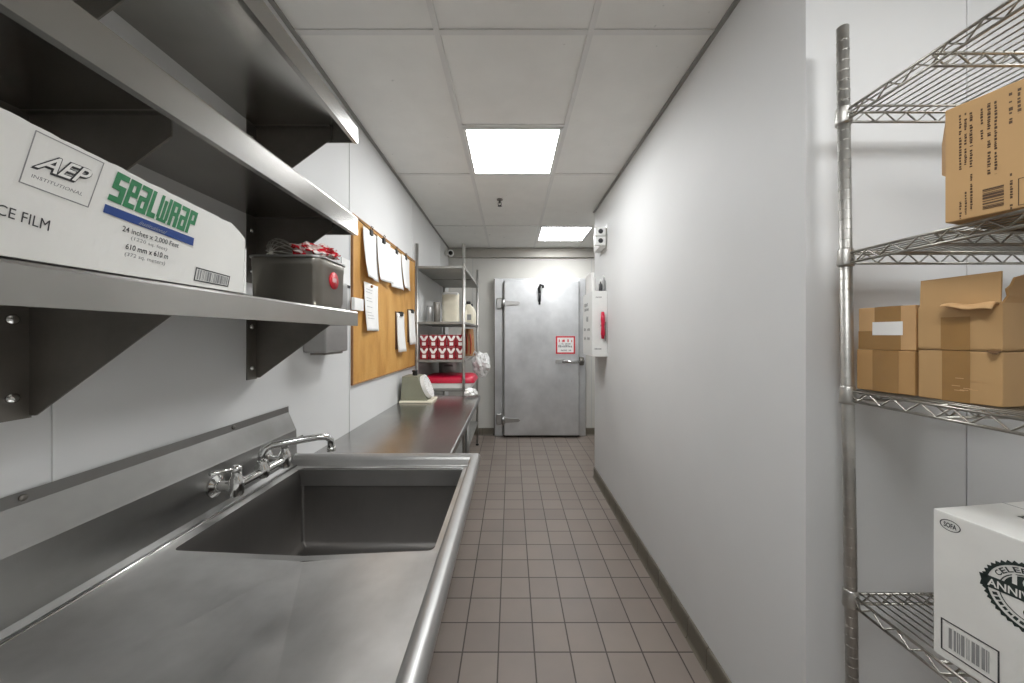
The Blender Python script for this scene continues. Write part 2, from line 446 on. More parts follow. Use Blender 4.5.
m.lathe([(.018, -.052), (.02, -.055), (.005, -.057)], (-.1, 3.11, CE), 12); m.obj('deflector', 'blackp', t)
t = thing('security_camera', 'little white security camera with black lens up in the far left corner', 'camera', (-.83, 4.7, 2.45))
m = MB(); m.lathe([(.03, 0), (.032, .02), (.02, .035)], (WL, 4.62, 2.47), 14, 'x'); m.tube([(WL+.03, 4.62, 2.47), (WL+.06, 4.6, 2.465)], .014, 8); m.obj('mount', 'white_plastic', t)
m = MB(); m.tube([(WL+.07, 4.66, 2.475), (WL+.09, 4.52, 2.45)], .042, 16); m.obj('housing', 'white_plastic', t)
m = MB(); m.tube([(WL+.09, 4.522, 2.45), (WL+.0935, 4.505, 2.447)], .027, 14); m.obj('lens', 'blackp', t)

# ------------------------------------------------------------------ wall shelves above the sink
def wall_shelf(zt, lip, label):
    t = thing('wall_shelf', label, 'shelf', (WL, .7, zt), 'stainless wall shelves above the sink')
    y0, y1, xf = .1, 1.2, -.525
    m = MB()
    prof = [(WL, zt-.004), (WL, zt+.035), (WL+.003, zt+.035), (WL+.003, zt), (xf-.006, zt), (xf-.0015, zt-.0015), (xf, zt-.006), (xf, zt-lip), (xf-.014, zt-lip), (xf-.014, zt-lip+.003), (xf-.004, zt-lip+.003), (xf-.004, zt-.004)]
    m.prism([(x, y0, z) for x, z in prof], (0, y1-y0, 0))
    m.box(WL, xf-.004, y1-.003, y1, zt-lip*.97, zt-.002); m.box(WL, xf-.004, y0, y0+.003, zt-lip*.97, zt-.002)
    m.obj('shelf_top', 'steel_shelf', t)
    for y in (.63, 1.192):
        z1, z0 = zt-.004, zt-.226
        m = MB()
        m.prism([(WL, y, z1), (xf-.087, y, z1), (xf-.087, y, zt-.045), (WL+.014, y, z0), (WL, y, z0)], (0, .003, 0))
        m.box(WL, WL+.003, y-.042, y+.003, z0-.004, z1)       # wall flange
        m.box(WL, xf-.09, y-.012, y+.003, z1-.003, z1)        # top flange
        b = m.obj('bracket', 'steel_dark', t)
        for z in (z1-.05, z0+.035):
            m = MB(); m.lathe([(.009, .0), (.009, .003), (.004, .006)], (WL+.003, y-.022, z), 10, 'x')
            m.obj('bolt', 'chrome', b)
    return t
wall_shelf(1.471, .05, 'lowest stainless wall shelf, with the white carton and steel pan')
wall_shelf(1.793, .062, 'middle stainless wall shelf, empty, just above the white carton')
wall_shelf(2.103, .057, 'topmost stainless wall shelf, nearest the ceiling')

# ------------------------------------------------------------------ white wrap carton on the lowest shelf
def lean(y): return min(.45, .04+.836*(.747-y))
Z0 = 1.4795
bx = thing('cling_film_carton', 'long white plastic-wrap carton with green and blue printing on the lowest wall shelf', 'box', (-.68, .47, Z0))
YN0, YN1 = .2, .747
KS = .918                              # carton scale
def sc3(p): return Vector((p[0]*KS, p[1]*KS, 1.39+(p[2]-1.39)*KS))
def front(y, v): return sc3((-.572+lean(y)*v, y, Z0-.001+v))
def topz(y): return .142-.006*(y-.4)/.3 - (.018*max(0, (y-.7)/.047)**1.5 if y > .7 else 0) + .0018*noise.noise((y*45, 0, 0))*(1 if y > .3 else 0)
m = MB()
def shell(u, v):
    y = YN0+(YN1-YN0)*u
    # profile around: front bottom -> front top -> back top -> back bottom
    h = topz(y)
    p = [front(y, .001), front(y, h), sc3((-.80, y, Z0+h-.008)), sc3((-.80, y, Z0))]
    k = v*3; i = min(2, int(k)); return p[i].lerp(p[i+1], k-i)
m.grid(shell, 60, 9, False)
for y in (YN0, YN1):
    h = topz(y); m.add([front(y, .001), front(y, h), sc3((-.80, y, Z0+h-.008)), sc3((-.80, y, Z0))], [(0, 1, 2, 3)])
m.add([front(YN0, .001), front(YN1, .001), sc3((-.80, YN1, Z0)), sc3((-.80, YN0, Z0))], [(0, 1, 2, 3)])
m.obj('carton_body', 'whitebox', bx)
# dented end flap fold
m = MB(); m.box(-.56, -.522, .687, .690, 1.4725, 1.56); m.obj('end_flap', 'whitebox', bx)
fs = lambda y, v: front(y, v)+Vector((.0007, 0, 0))
fs2 = lambda y, v: front(y, v)+Vector((.0011, 0, 0))
fs3 = lambda y, v: front(y, v)+Vector((.0015, 0, 0))
m = MB()
GLY = {'S': [(0, .8, 1, 1), (0, .6, .4, .8), (0, .42, 1, .6), (.6, .2, 1, .42), (0, 0, 1, .2)],
       'e': [(0, 0, .38, 1), (.38, .82, 1, 1), (.64, .58, 1, .82), (.38, .42, 1, .58), (.38, 0, 1, .18)],
       'a': [(0, .82, 1, 1), (.62, 0, 1, .82), (0, .44, .62, .6), (0, 0, .36, .44), (.36, 0, .62, .18)],
       'L': [(0, 0, .44, 1), (.44, 0, 1, .2)],
       'W': [(0, .12, .27, 1), (.365, .12, .635, .85), (.73, .12, 1, 1), (.08, 0, .92, .12)],
       'R': [(0, 0, .37, 1), (.37, .82, .95, 1), (.63, .58, 1, .82), (.37, .42, .95, .58), (.6, 0, 1, .42)],
       'P': [(0, 0, .38, 1), (.38, .82, 1, 1), (.64, .58, 1, .82), (.38, .42, 1, .58)]}
ws = [1.15, 1, 1, .82, 1.2, 1, .95, .95]; tot = sum(ws)+.11*7; u = 0
gq = ((.473, .095), (.6123, .0866), (.6185, .1268), (.4767, .1345)); gf = quadmap(gq)
for ch, wd in zip('SeaLWRaP', ws):
    q = [gf(*p) for p in R(u/tot, 0, (u+wd)/tot, 1)]; qf = quadmap(q)
    for r4 in GLY[ch]: put(m, rect_uv(2), [qf(*p) for p in R(*r4)], fs)
    u += wd+.11
m.obj('green_lettering', 'ink_green', bx)
m = MB(); put(m, rect_uv(8), ((.4721, .0774), (.6177, .0688), (.6175, .0824), (.4721, .0885)), fs); m.obj('blue_band', 'ink_blue', bx)
m = MB()
put(m, letters('CE FILM', 0), ((.3775, .0426), (.4237, .0372), (.4225, .0495), (.3765, .0535)), fs)
put(m, letters('24 inches x 2,000 Feet', .005), ((.501, .0593), (.5906, .0571), (.5909, .0661), (.5003, .0682)), fs)
put(m, letters('610 mm x 610 m', .01), ((.5103, .0373), (.5756, .0359), (.5757, .0447), (.51, .0449)), fs)
for du, dv in ((0, 0), (-.0012, -.0012), (-.0006, .0004)): put(m, letters('AEP', .045, .3), ((.3927+du, .1002+dv), (.4484+du, .1012+dv), (.4494+du, .1222+dv), (.3984+du, .1198+dv)), fs)
frame(m, ((.6283, .0092), (.7059, .0084), (.7093, .0304), (.6299, .034)), .0022, fs)
m.obj('dark_lettering', 'ink', bx)
m = MB()
put(m, letters('(1220 sq. feet)', 0), ((.5146, .0508), (.5716, .0472), (.572, .0542), (.5147, .0571)), fs)
put(m, letters('(372 sq. meters)', 0), ((.5112, .0266), (.5725, .0238), (.5727, .0318), (.5112, .0329)), fs)
put(m, letters('INSTITUTIONAL', .0), ((.3948, .0898), (.4446, .0884), (.4459, .0925), (.395, .0932)), fs)
frame(m, ((.3863, .0804), (.455, .0769), (.4588, .137), (.3859, .1378)), .0012, fs)
bars(m, ((.634, .0125), (.702, .0115), (.704, .027), (.635, .0305)), fs, 26, random.Random(5))
m.obj('grey_lettering', 'ink_soft', bx)
m = MB(); put(m, letters('AEP', .012, .3), ((.3942, .1014), (.4478, .1024), (.4487, .1218), (.3997, .1194)), fs2)
m.obj('white_lettering', 'whitebox', bx)
m = MB()
put(m, letters('institutional', 0, .5), ((.52, .0762), (.565, .0735), (.566, .0795), (.521, .0825)), fs2)
m.obj('script_on_band', 'ink_soft', bx)

# ------------------------------------------------------------------ steel pan, whisk, packet
zs = 1.472
pan = thing('steel_pan', 'deep stainless food pan with round red sticker at end of lowest wall shelf', 'pan', (-.61, 1.03, zs))
def rrect(x0, x1, y0, y1, r, n=5):
    out = []
    for cx, cy, a0 in ((x1-r, y1-r, 0), (x0+r, y1-r, PI/2), (x0+r, y0+r, PI), (x1-r, y0+r, 1.5*PI)):
        for k in range(n+1):
            a = a0+PI/2*k/n; out.append((cx+r*math.cos(a), cy+r*math.sin(a)))
    return out
def loft(m, rings, close_last=True, close_first=False, smooth=True):
    n = len(rings[0]); vs = [v for r in rings for v in r]; f = []
    for i in range(len(rings)-1):
        for k in range(n): f.append((i*n+k, i*n+(k+1) % n, (i+1)*n+(k+1) % n, (i+1)*n+k))
    if close_last: f.append(tuple(range((len(rings)-1)*n, len(rings)*n)))
    if close_first: f.append(tuple(range(n))[::-1])
    m.add(vs, f, smooth)
def rr(x0, x1, y0, y1, d, z, r=.02): return [(x, y, z) for x, y in rrect(x0+d, x1-d, y0+d, y1-d, r)]
px0, px1, py0, py1 = -.722, -.522, .955, 1.115
m = MB(); H = .138
loft(m, [rr(px0, px1, py0, py1, .010, zs, .02), rr(px0, px1, py0, py1, .004, zs+.012, .022), rr(px0, px1, py0, py1, .002, zs+H-.03, .022), rr(px0, px1, py0, py1, .0, zs+H-.028, .027),
         rr(px0, px1, py0, py1, .0, zs+H-.006, .027), rr(px0, px1, py0, py1, .002, zs+H-.003, .027), rr(px0, px1, py0, py1, .0065, zs+H-.006, .025), rr(px0, px1, py0, py1, .0125, zs+.014, .02), rr(px0, px1, py0, py1, .022, zs+.004, .018)], True, True)
m.obj('pan_body', 'pan', pan, split=40)
m = MB(); loft(m, [rr(px0, px1, py0, py1, -.004, zs+H-.006, .03), rr(px0, px1, py0, py1, -.004, zs+H-.001, .03), rr(px0, px1, py0, py1, .006, zs+H+.001, .024), rr(px0, px1, py0, py1, .006, zs+H-.005, .024)], False)
m.v = m.v; n = 24
m.f += [(3*n+k, 3*n+(k+1) % n, (k+1) % n, k) for k in range(n)]; m.sm += [True]*n
m.obj('pan_rim', 'steel', pan, split=40)
m = MB(); m.lathe([(.025, 0), (.025, .0045)], (px1-.0045, 1.035, zs+.078), 28, 'x'); st = m.obj('round_sticker', 'redsticker', pan); st['label'] = 'round red sticker'
m = MB()
for a in range(4): m.box(px1-.0002, px1+.0004, 1.025+.006*a, 1.0275+.006*a, zs+.074-.002*(a % 2), zs+.086)
m.obj('sticker_print', 'paper', st)
wk = thing('wire_whisk', 'wire balloon whisk lying in the stainless pan', 'whisk', (-.66, 1.02, zs+.03))
c0 = Vector((-.645, 1.015, zs+.146)); dw = Vector((-1, 0, .12)).normalized()
for k in range(8):
    a = PI*k/8; b = Vector((0, math.cos(a), math.sin(a)))
    pts = []
    for j in range(25):
        q = 2*PI*j/24; l = (1-math.cos(q))/2              # 0 at the handle, 1 at the balloon's end
        pts.append(c0+Vector((.045, 0, 0))+dw*(.098*l)+b*.052*math.sin(q)*(.25+.9*l))
    m = MB(); m.tube(pts, .0014, 6); m.obj('wire_loop', 'wire', wk)
m = MB(); m.tube([c0+Vector((.04, 0, 0)), c0+Vector((.058, .002, .006)), c0+Vector((.085, .006, -.03)), c0+Vector((.10, .01, -.08))], [.006, .008, .008, .007], 10); m.obj('whisk_handle', 'chrome', wk)
m = MB(); m.tube([c0+Vector((.052, 0, .0)), c0+Vector((.06, -.004, .03)), c0+Vector((.075, -.008, .034))], [.004, .004, .004], 8); m.obj('hanging_loop', 'chrome', wk)
def blob(c, sx, sy, sz, amp, fr, seed, sub=4):
    bm = bmesh.new(); bmesh.ops.create_icosphere(bm, subdivisions=sub, radius=1)
    vs = []
    for v in bm.verts:
        p = v.co; d = 1+amp*noise.noise(p*fr+Vector((seed, 0, 0)))+amp*.5*noise.noise(p*fr*2.3+Vector((0, seed, 0)))
        vs.append(Vector(c)+Vector((p.x*sx, p.y*sy, p.z*sz))*d)
    bm.verts.index_update(); fs_ = [tuple(v.index for v in f.verts) for f in bm.faces]; bm.free()
    mb = MB(); mb.add(vs, fs_, False); return mb
tag(blob((-.575, 1.03, zs+.156), .055, .06, .026, .5, 2.4, 4).obj('wrapped_packet', 'packet'), 'crumpled red and white plastic packet on top of the steel pan', 'packet')

# ------------------------------------------------------------------ dispenser, cork board, papers
tw = thing('towel_dispenser', 'grey metal paper towel dispenser on the left wall behind the steel pan', 'dispenser', (WL, 1.55, 1.305))
m = MB(); m.box(WL, WL+.1, 1.46, 1.655, 1.315, 1.63, bev=.008); m.obj('cabinet', 'steel', tw)
m = MB(); m.box(WL+.02, WL+.085, 1.48, 1.635, 1.305, 1.317, bev=.003); m.obj('towel_slot', 'steel_dark', tw)
m = MB(); m.lathe([(.008, 0), (.008, .004)], (WL+.1, 1.56, 1.6), 12, 'x'); m.obj('lock', 'chrome', tw)
m = MB(); m.box(WL+.0005, WL+.004, 1.79, 1.885, 1.655, 1.79); o = tag(m.obj('wall_notice', 'paper'), 'narrow white notice on the wall just left of the cork board', 'notice')
m = MB(); m.box(WL+.001, WL+.0046, 1.79, 1.885, 1.64, 1.655); m.obj('notice_band', 'ink', o)

cb = thing('cork_board', 'large tan cork board on the left wall, hung with white sheets', 'notice board', (WL, 2.5, 1.12))
m = MB(); m.box(WL, WL+.012, 1.9, 3.12, 1.122, 2.045); m.obj('board_panel', 'cork', cb)
m = MB()
for r in ((1.894, 3.126, 1.116, 1.123), (1.894, 3.126, 2.044, 2.051), (1.894, 1.901, 1.123, 2.044), (3.119, 3.126, 1.123, 2.044)): m.box(WL, WL+.015, r[0], r[1], r[2], r[3])
m.obj('board_edge', 'tan', cb)
m = MB(); m.tube([(WL+.0145, 1.93, 2.04), (WL+.0145, 2.2, 2.025), (WL+.0145, 2.5, 2.032), (WL+.0145, 2.8, 2.024), (WL+.0145, 3.1, 2.035)], .0022, 6)
m.obj('hanging_cord', 'ink', cb)
def sheet(name, label, y0, y1, z0, z1, curl, group=None, lines=True, seed=1, x=WL+.018, sidecurl=.01):
    t = thing(name, label, 'paper', (x, (y0+y1)/2, z0), group)
    def f(u, v, e=0):
        w = 1-v
        return Vector((x+e+curl*w*w+sidecurl*math.sin(PI*u*1.3+seed)*(.3+.7*w)+.012*(1-w)*0, y0+(y1-y0)*u*(1-.04*w), z0+(z1-z0)*v+.02*curl*u))
    m = MB(); m.grid(f, 14, 14, True, (.0012, 0, 0)); m.obj('sheet', 'paper', t)
    if lines:
        rn = random.Random(seed); m = MB(); k = .86
        while k > .25:
            L = rn.uniform(.4, .8)
            vs = []
            for i in range(9):
                for j in (0, .008): vs.append(f(.12+L*i/8, k+j, .0021))
            m.add(vs, [(2*i, 2*i+2, 2*i+3, 2*i+1) for i in range(8)]); k -= rn.choice((.06, .06, .12))
        m.obj('printed_lines', 'ink_soft', t)
    return t, f
def pin(t, y, z, x=WL+.02):
    m = MB(); m.box(x-.004, x+.012, y-.02, y+.02, z-.012, z+.02, bev=.003); m.tube([(x+.004, y-.012, z+.018), (x+.012, y-.012, z+.04), (x+.012, y+.012, z+.04), (x+.004, y+.012, z+.018)], .002, 6)
    m.obj('binder_clip', 'blackp', t)
for nm, lb, a in (
    ('posted_sheet', 'white sheet nearest the viewer in the top row of the cork board', (2.0, 2.235, 1.725, 2.015, .022)),
    ('posted_sheet', 'second white sheet from the viewer in the top row of the cork board', (2.215, 2.44, 1.745, 2.02, .02)),
    ('posted_sheet', 'third white sheet from the viewer in the top row of the cork board', (2.465, 2.705, 1.73, 2.01, .022)),
    ('posted_sheet', 'farthest white sheet in the top row of the cork board', (2.695, 2.93, 1.755, 2.015, .02))):
    t, f = sheet(nm, lb, *a, group='top row of sheets on the cork board', lines=False, seed=int(a[0]*10), x=WL+.02+.004*(int(a[0]*100) % 2), sidecurl=.014)
    pin(t, (a[0]+a[1])/2, a[3]-.01)
t, f = sheet('posted_sheet', 'long white sheet hanging alone below the top row on the cork board', 2.02, 2.245, 1.415, 1.70, .012, None, True, 8)
m = MB(); m.lathe([(.008, 0), (.009, .008), (.004, .012)], (WL+.019, 2.13, 1.685), 10, 'x'); m.obj('push_pin', 'tan', t)
for lb, a in (('nearer of two slim white pads with black clips low on the cork board', (2.60, 2.76, 1.262, 1.555)), ('farther of two slim white pads with black clips low on the cork board', (2.90, 3.06, 1.31, 1.595))):
    t = thing('clipped_pad', lb, 'pad', (WL+.012, (a[0]+a[1])/2, a[2]), 'clipped pads on the cork board')
    m = MB(); m.box(WL+.0135, WL+.017, a[0]-.012, a[1]+.012, a[2]+.02, a[3]+.01); m.obj('backing_board', 'card_edge', t)
    def f(u, v, a=a): return (WL+.02+.02*(1-v)**2*(.6+.4*u), a[0]+(a[1]-a[0])*u, a[2]+(a[3]-a[2])*v)
    m = MB(); m.grid(f, 8, 10, True, (.008, 0, 0)); m.obj('paper_pad', 'paper', t)
    m = MB(); m.box(WL+.012, WL+.04, (a[0]+a[1])/2-.03, (a[0]+a[1])/2+.03, a[3]-.02, a[3]+.012, bev=.004); m.obj('clip', 'blackp', t)
m = MB(); m.box(WL+.0165, WL+.035, 1.87, 1.985, 1.525, 1.592, bev=.002); tag(m.obj('paper_note', 'paper'), 'small white card on the near edge of the cork board beside the pan', 'note')

# ------------------------------------------------------------------ prep sink
sk = thing('prep_sink', 'large stainless prep sink with left drainboard and tall splash along the left wall', 'sink', (-.5, .8, 0))
XS, XI, DK = -.832, -.164, .893       # splash face, inner line of the rolled rim, deck height
YI, YO = 1.328, .12                   # inner line of the far rim, near end
m = MB()
def rr2(x0, x1, y0, y1, r):               # rounded rectangle with its sides divided too
    p = rrect(x0, x1, y0, y1, r, 6); out = []
    for i, q in enumerate(p):
        out.append(q); nx = p[(i+1) % len(p)]
        if i % 7 == 6: out += [(q[0]+(nx[0]-q[0])*k/12, q[1]+(nx[1]-q[1])*k/12) for k in (.08, .16, 1, 2, 3, 4, 5, 6, 7, 8, 9, 10, 11, 11.84, 11.92)]
    return out[::-1]
HX0, HX1, HY0, HY1 = -.788, -.180, .814, 1.316
hole = rr2(HX0, HX1, HY0, HY1, .014)
cx, cy = -.48, 1.06
P0z, zl = .872, DK
def deckz(x, y):
    if y > .81: return DK
    return DK
def outer(x, y):
    dx, dy = x-cx, y-cy; k = 1e9
    for lim, d_, c_ in ((XI, dx, cx), (XS, dx, cx), (YI, dy, cy), (.80, dy, cy)):
        if abs(d_) > 1e-9 and (lim-c_)/d_ > 0: k = min(k, (lim-c_)/d_)
    return (cx+dx*k, cy+dy*k)
def edgez(x, y):
    if abs(y-.80) < 1e-5:
        mid = -.475; tt = (x-mid)/((XI if x > mid else XS)-mid); return P0z+(DK-P0z)*max(0, min(1, tt))
    return DK
out = [outer(*p) for p in hole]
for c in ((XI, YI), (XS, YI), (XI, .80), (XS, .80)):     # snap nearest to corners
    i = min(range(len(out)), key=lambda k: math.dist(out[k], c)); out[i] = c
n = len(hole)
def sc(d): return [(x+(cx-x)/abs(cx-x+1e-9)*0, y) for x, y in hole]
def inset(d, z, r): return [(x, y, z) for x, y in rr2(HX0+d, HX1-d, HY0+d, HY1-d, r)]
zh = [DK-.004 - (.013*(1-min(1, abs(p[0]-cx)/.3)) if p[1] < HY0+.003 else 0) for p in hole]
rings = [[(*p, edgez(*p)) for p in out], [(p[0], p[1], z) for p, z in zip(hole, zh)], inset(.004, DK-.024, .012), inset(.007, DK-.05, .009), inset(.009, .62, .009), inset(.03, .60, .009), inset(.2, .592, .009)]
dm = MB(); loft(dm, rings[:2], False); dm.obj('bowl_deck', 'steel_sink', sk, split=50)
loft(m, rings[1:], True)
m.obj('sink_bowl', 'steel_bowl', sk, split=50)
m = MB()                                # drain
m.lathe([(.045, .5935), (.045, .596), (.036, .596), (.03, .590), (.004, .590)], (-.48, 1.06, 0), 24); m.obj('drain', 'chrome', sk)
m = MB()                                # drainboard with diagonal creases
P0 = (-.475, .80, P0z); A = (XS, .80, DK); B = (XS, YO, .905); C = (XI, YO, .905); D = (XI, .80, DK)
def tri(a, b, c, n=10):
    a, b, c = Vector(a), Vector(b), Vector(c); vs = []; idx = {}
    for i in range(n+1):
        for j in range(n+1-i):
            idx[i, j] = len(vs); vs.append(a+(b-a)*i/n+(c-a)*j/n)
    fs_ = []
    for i in range(n):
        for j in range(n-i):
            fs_.append((idx[i, j], idx[i+1, j], idx[i, j+1]))
            if i+j < n-1: fs_.append((idx[i+1, j], idx[i+1, j+1], idx[i, j+1]))
    m.add(vs, fs_, False)
tri(P0, A, B); tri(P0, B, C); tri(P0, C, D)
m.obj('drainboard', 'steel_sink', sk)
# rolled rim swept along the front and the far end (mitred)
m = MB()
prof = [(-.001, DK), (.002, DK+.004), (.005, DK+.02)]
for k in range(11):
    a = math.radians(170-k*26); prof.append((.026+.0205*math.cos(a), .911+.0205*math.sin(a)))
prof += [(.03, .89), (.02, .893)]
def path(o, z): return [(XI+o, YO, z), (XI+o, YI+o, z), (XS-.03, YI+o, z)]
P_ = [path(o, z) for o, z in prof]; vs = [p for r in P_ for p in r]; k = len(P_)
fs_ = [(i*3+j, i*3+j+1, ((i+1) % k)*3+j+1, ((i+1) % k)*3+j) for i in range(k) for j in (0, 1)]
m.add(vs, fs_, True); m.obj('rolled_rim', 'steel', sk, split=35)
m = MB()                                # splash
pr = [(XS+.02, DK), (XS+.008, DK+.003), (XS, DK+.014), (XS-.003, 1.022), (XS-.006, 1.028), (XS-.033, 1.09), (XS-.0335, 1.113), (WL+.0045, 1.113)]
m.prism([(x, YO, z) for x, z in pr+[(WL+.0045, DK)]], (0, 1.362-YO, 0))
m.obj('splash', 'steel_splash', sk)
for y in (.62, 1.09):
    m = MB(); m.lathe([(.006, 0), (.006, .003), (.003, .005)], (XS-.0335, y, 1.102), 12, 'x'); m.obj('screw', 'steel_dark', sk)
m = MB(); m.tube([(XS+.018, YO, DK+.001), (XS+.018, YI, DK+.001)], .0035, 8); m.obj('weld_bead', 'chrome', sk)
m = MB(); m.box(XS, XI-.02, YO, YO+.003, .83, .9); m.box(XS, XI-.005, 1.3, 1.303, .83, .89); m.box(XI-.008, XI-.005, YO, 1.3, .83, .89); m.obj('apron', 'steel', sk)
for x, y in ((-.78, .2), (-.32, .2), (-.78, 1.25), (-.32, 1.25)):
    m = MB(); m.cyl((x, y, .03), (x, y, .88 if y < .5 else .598), .02, 14); l = m.obj('leg', 'steel', sk)
    m = MB(); m.lathe([(.014, 0), (.024, .004), (.024, .03), (.016, .035)], (x, y, 0), 14); m.obj('foot', 'steel_dark', l)

# faucet on the splash
fc = thing('faucet', 'chrome two-handle wall faucet with swing spout on the sink splash', 'faucet', (-.83, 1.09, .97))
zf, xs = .965, XS-.002
m = MB()
m.cyl((-.775, .985, zf), (-.775, 1.195, zf), .0135, 14)
for y in (.985, 1.195):
    m.lathe([(.03, 0), (.03, .006), (.02, .012), (.016, .014)], (xs, y, zf), 20, 'x'); m.cyl((xs, y, zf), (-.765, y, zf), .014, 14)
    m.lathe([(.015, -.026), (.018, -.02), (.018, .016), (.015, .024), (.012, .03), (.012, .04)], (-.772, y, zf), 18)
m.lathe([(.017, -.018), (.02, -.012), (.02, .014), (.014, .022), (.014, .034)], (-.775, 1.09, zf), 18)
m.obj('faucet_body', 'chrome', fc, split=50)
for y, a in ((.985, PI*.92), (1.195, PI*.35)):
    m = MB(); d = Vector((math.cos(a)*.3-.1, -abs(math.sin(a)) if y < 1.1 else .6, 0)).normalized()
    c = Vector((-.772, y, zf+.04)); m.lathe([(.011, 0), (.013, .006), (.013, .014), (.006, .019)], c, 14)
    d = Vector((-.25, -.9, 0)).normalized() if y < 1.1 else Vector((.3, .9, 0)).normalized()
    m.tube([c+Vector((0, 0, .01)), c+d*.03+Vector((0, 0, .013)), c+d*.068+Vector((0, 0, .02))], [.006, .005, .0065], 10)
    m.obj('handle', 'chrome', fc)
m = MB()
sp = [(-.775, 1.09, zf+.03), (-.775, 1.09, zf+.055), (-.768, 1.095, zf+.07), (-.755, 1.104, zf+.077), (-.70, 1.142, zf+.080), (-.65, 1.177, zf+.082), (-.628, 1.192, zf+.078), (-.618, 1.199, zf+.066), (-.616, 1.2, zf+.035)]
m.tube(sp, [.011]*len(sp), 14); m.lathe([(.0135, -.008), (.0135, .006)], (-.616, 1.2, zf+.036), 14); m.obj('spout', 'chrome', fc)

# ------------------------------------------------------------------ work table
tb = thing('work_table', 'long stainless work table along the left wall beyond the sink', 'table', (-.56, 2.2, 0))
m = MB(); m.box(WL, -.262, 1.42, 3.0, .832, .872, bev=.006); m.obj('table_top', 'steel_table', tb)
m = MB(); m.box(WL+.05, -.3, 1.5, 2.9, .25, .275, bev=.004); m.obj('undershelf', 'steel_dark', tb)
for x in (WL+.06, -.36):
    for y in (1.75, 2.88):
        m = MB(); m.cyl((x, y, .02), (x, y, .835), .02, 14); l = m.obj('leg', 'steel', tb)
        m = MB(); m.lathe([(.014, 0), (.023, .004), (.023, .02), (.016, .026)], (x, y, 0), 14); m.obj('foot', 'white_plastic', l)

# portion scale on the table
ps = thing('portion_scale', 'grey-green portion scale with round white dial on the work table', 'scale', (-.72, 2.72, .872))
m = MB(); zb = .8725
m.box(WL+.02, -.60, 2.65, 2.86, zb, zb+.016, bev=.004); bp = m.obj('base_plate', 'creamw', ps)
m = MB()
m.prism([(WL+.028, 2.67, zb+.016), (-.64, 2.67, zb+.016), (-.715, 2.67, zb+.2), (WL+.04, 2.67, zb+.2)], (0, .17, 0)); m.obj('housing', 'scale', ps)
m = MB(); nrm = Vector((.184, 0, .075)).normalized(); c = Vector((-.675, 2.755, zb+.108)); tz = Vector((-.075, 0, .184)).normalized()
def disc(mb, c, r, t_, n=32):
    ring = [c+Vector((0, 1, 0))*r*math.cos(2*PI*k/n)+tz*r*math.sin(2*PI*k/n) for k in range(n)]
    mb.add(ring+[p+nrm*t_ for p in ring], [tuple(range(n)), tuple(range(n, 2*n))]+[(k, (k+1) % n, n+(k+1) % n, n+k) for k in range(n)])
disc(m, c, .094, .03); dl = m.obj('dial', 'white_plastic', ps)
m = MB()
for k in range(20):
    a = 2*PI*k/20; e = Vector((0, math.cos(a), 0))+tz*math.sin(a); q = Vector((0, -math.sin(a), 0))+tz*math.cos(a)
    p = c+nrm*.0306
    m.add([p+e*.066-q*.0015, p+e*.066+q*.0015, p+e*.08+q*.0015, p+e*.08-q*.0015], [(0, 1, 2, 3)])
e = Vector((0, .6, 0))+tz*.8; q = Vector((0, -.8, 0))+tz*.6; p = c+nrm*.031
m.add([p-q*.003-e*.01, p+q*.003-e*.01, p+e*.062], [(0, 1, 2)]); m.obj('dial_markings', 'ink', dl)
m = MB(); m.cyl((-.755, 2.755, zb+.198), (-.755, 2.755, zb+.23), .02, 12); m.lathe([(.02, .228), (.026, .232), (.022, .24)], (-.755, 2.755, zb), 20); m.obj('platform_stem', 'blackp', ps)

# crumpled paper on the table's far corner
tag(blob((-.335, 2.93, .912), .05, .05, .032, .5, 1.8, 9).obj('crumpled_wrap', 'paper'), 'crumpled white wrapping on the far corner of the work table', 'wrapping')

# ------------------------------------------------------------------ far storage shelving
fsx0, fsx1, fy0, fy1 = -.845, -.425, 3.15, 4.42
fu = thing('storage_shelving', 'tall grey shelving unit against the left wall beyond the work table', 'shelving', (-.635, 3.78, 0))
for x in (fsx0, fsx1):
    for y in (fy0, fy1):
        m = MB(); m.cyl((x, y, .01), (x, y, 2.21), .0135, 14); pp = m.obj('post', 'post', fu)
        m = MB(); m.lathe([(.02, 0), (.02, .012), (.014, .02)], (x, y, 0), 12); m.obj('foot', 'blackp', pp)
for z in (2.01, 1.51, 1.166, .905, .3):
    m = MB(); m.box(fsx0-.012, fsx1+.012, fy0-.012, fy1+.012, z-.022, z, bev=.003)
    m.box(fsx0+.0, fsx1, 3.75, 3.77, z-.03, z-.02)
    m.obj('shelf', 'greyshelf', fu)

# red and white cartons, two tiers of five
cw, chh = .076, .112
c0 = thing('red_carton', 'small red and white carton in the two-tier stack on the far shelving', 'carton', (0, 0, 0), 'red and white cartons on the far shelving')
m = MB(); m.box(-cw/2, cw/2, -cw/2, cw/2, 0, chh, bev=.003); m.obj('carton_body', 'redcarton', c0)
m = MB(); yy = -cw/2-.0008
m.box(-.017, .017, yy, yy+.001, .014, .044)
m.add([(-.036, yy, .103), (-.018, yy, .103), (0, yy, .074), (.018, yy, .103), (.036, yy, .103), (.036, yy, .092), (.012, yy, .055), (-.012, yy, .055), (-.036, yy, .092)], [(0, 1, 2, 7, 8), (2, 3, 4, 5, 6), (2, 6, 7)])
m.box(cw/2-.0002, cw/2+.0008, -.02, .02, .02, .08)
m.box(-cw/2+.004, cw/2-.004, -cw/2+.004, cw/2-.004, chh-.0005, chh+.0008)
m.obj('white_panel', 'paper', c0)
first = True
for r in range(2):
    for k in range(5):
        loc = (-.79+.082*k+random.uniform(-.002, .002), 3.225+random.uniform(-.004, .004), 1.1665+(chh+.0015)*r)
        if first: c0.location = loc; first = False
        else: copy_thing(c0, loc, c0['label'])

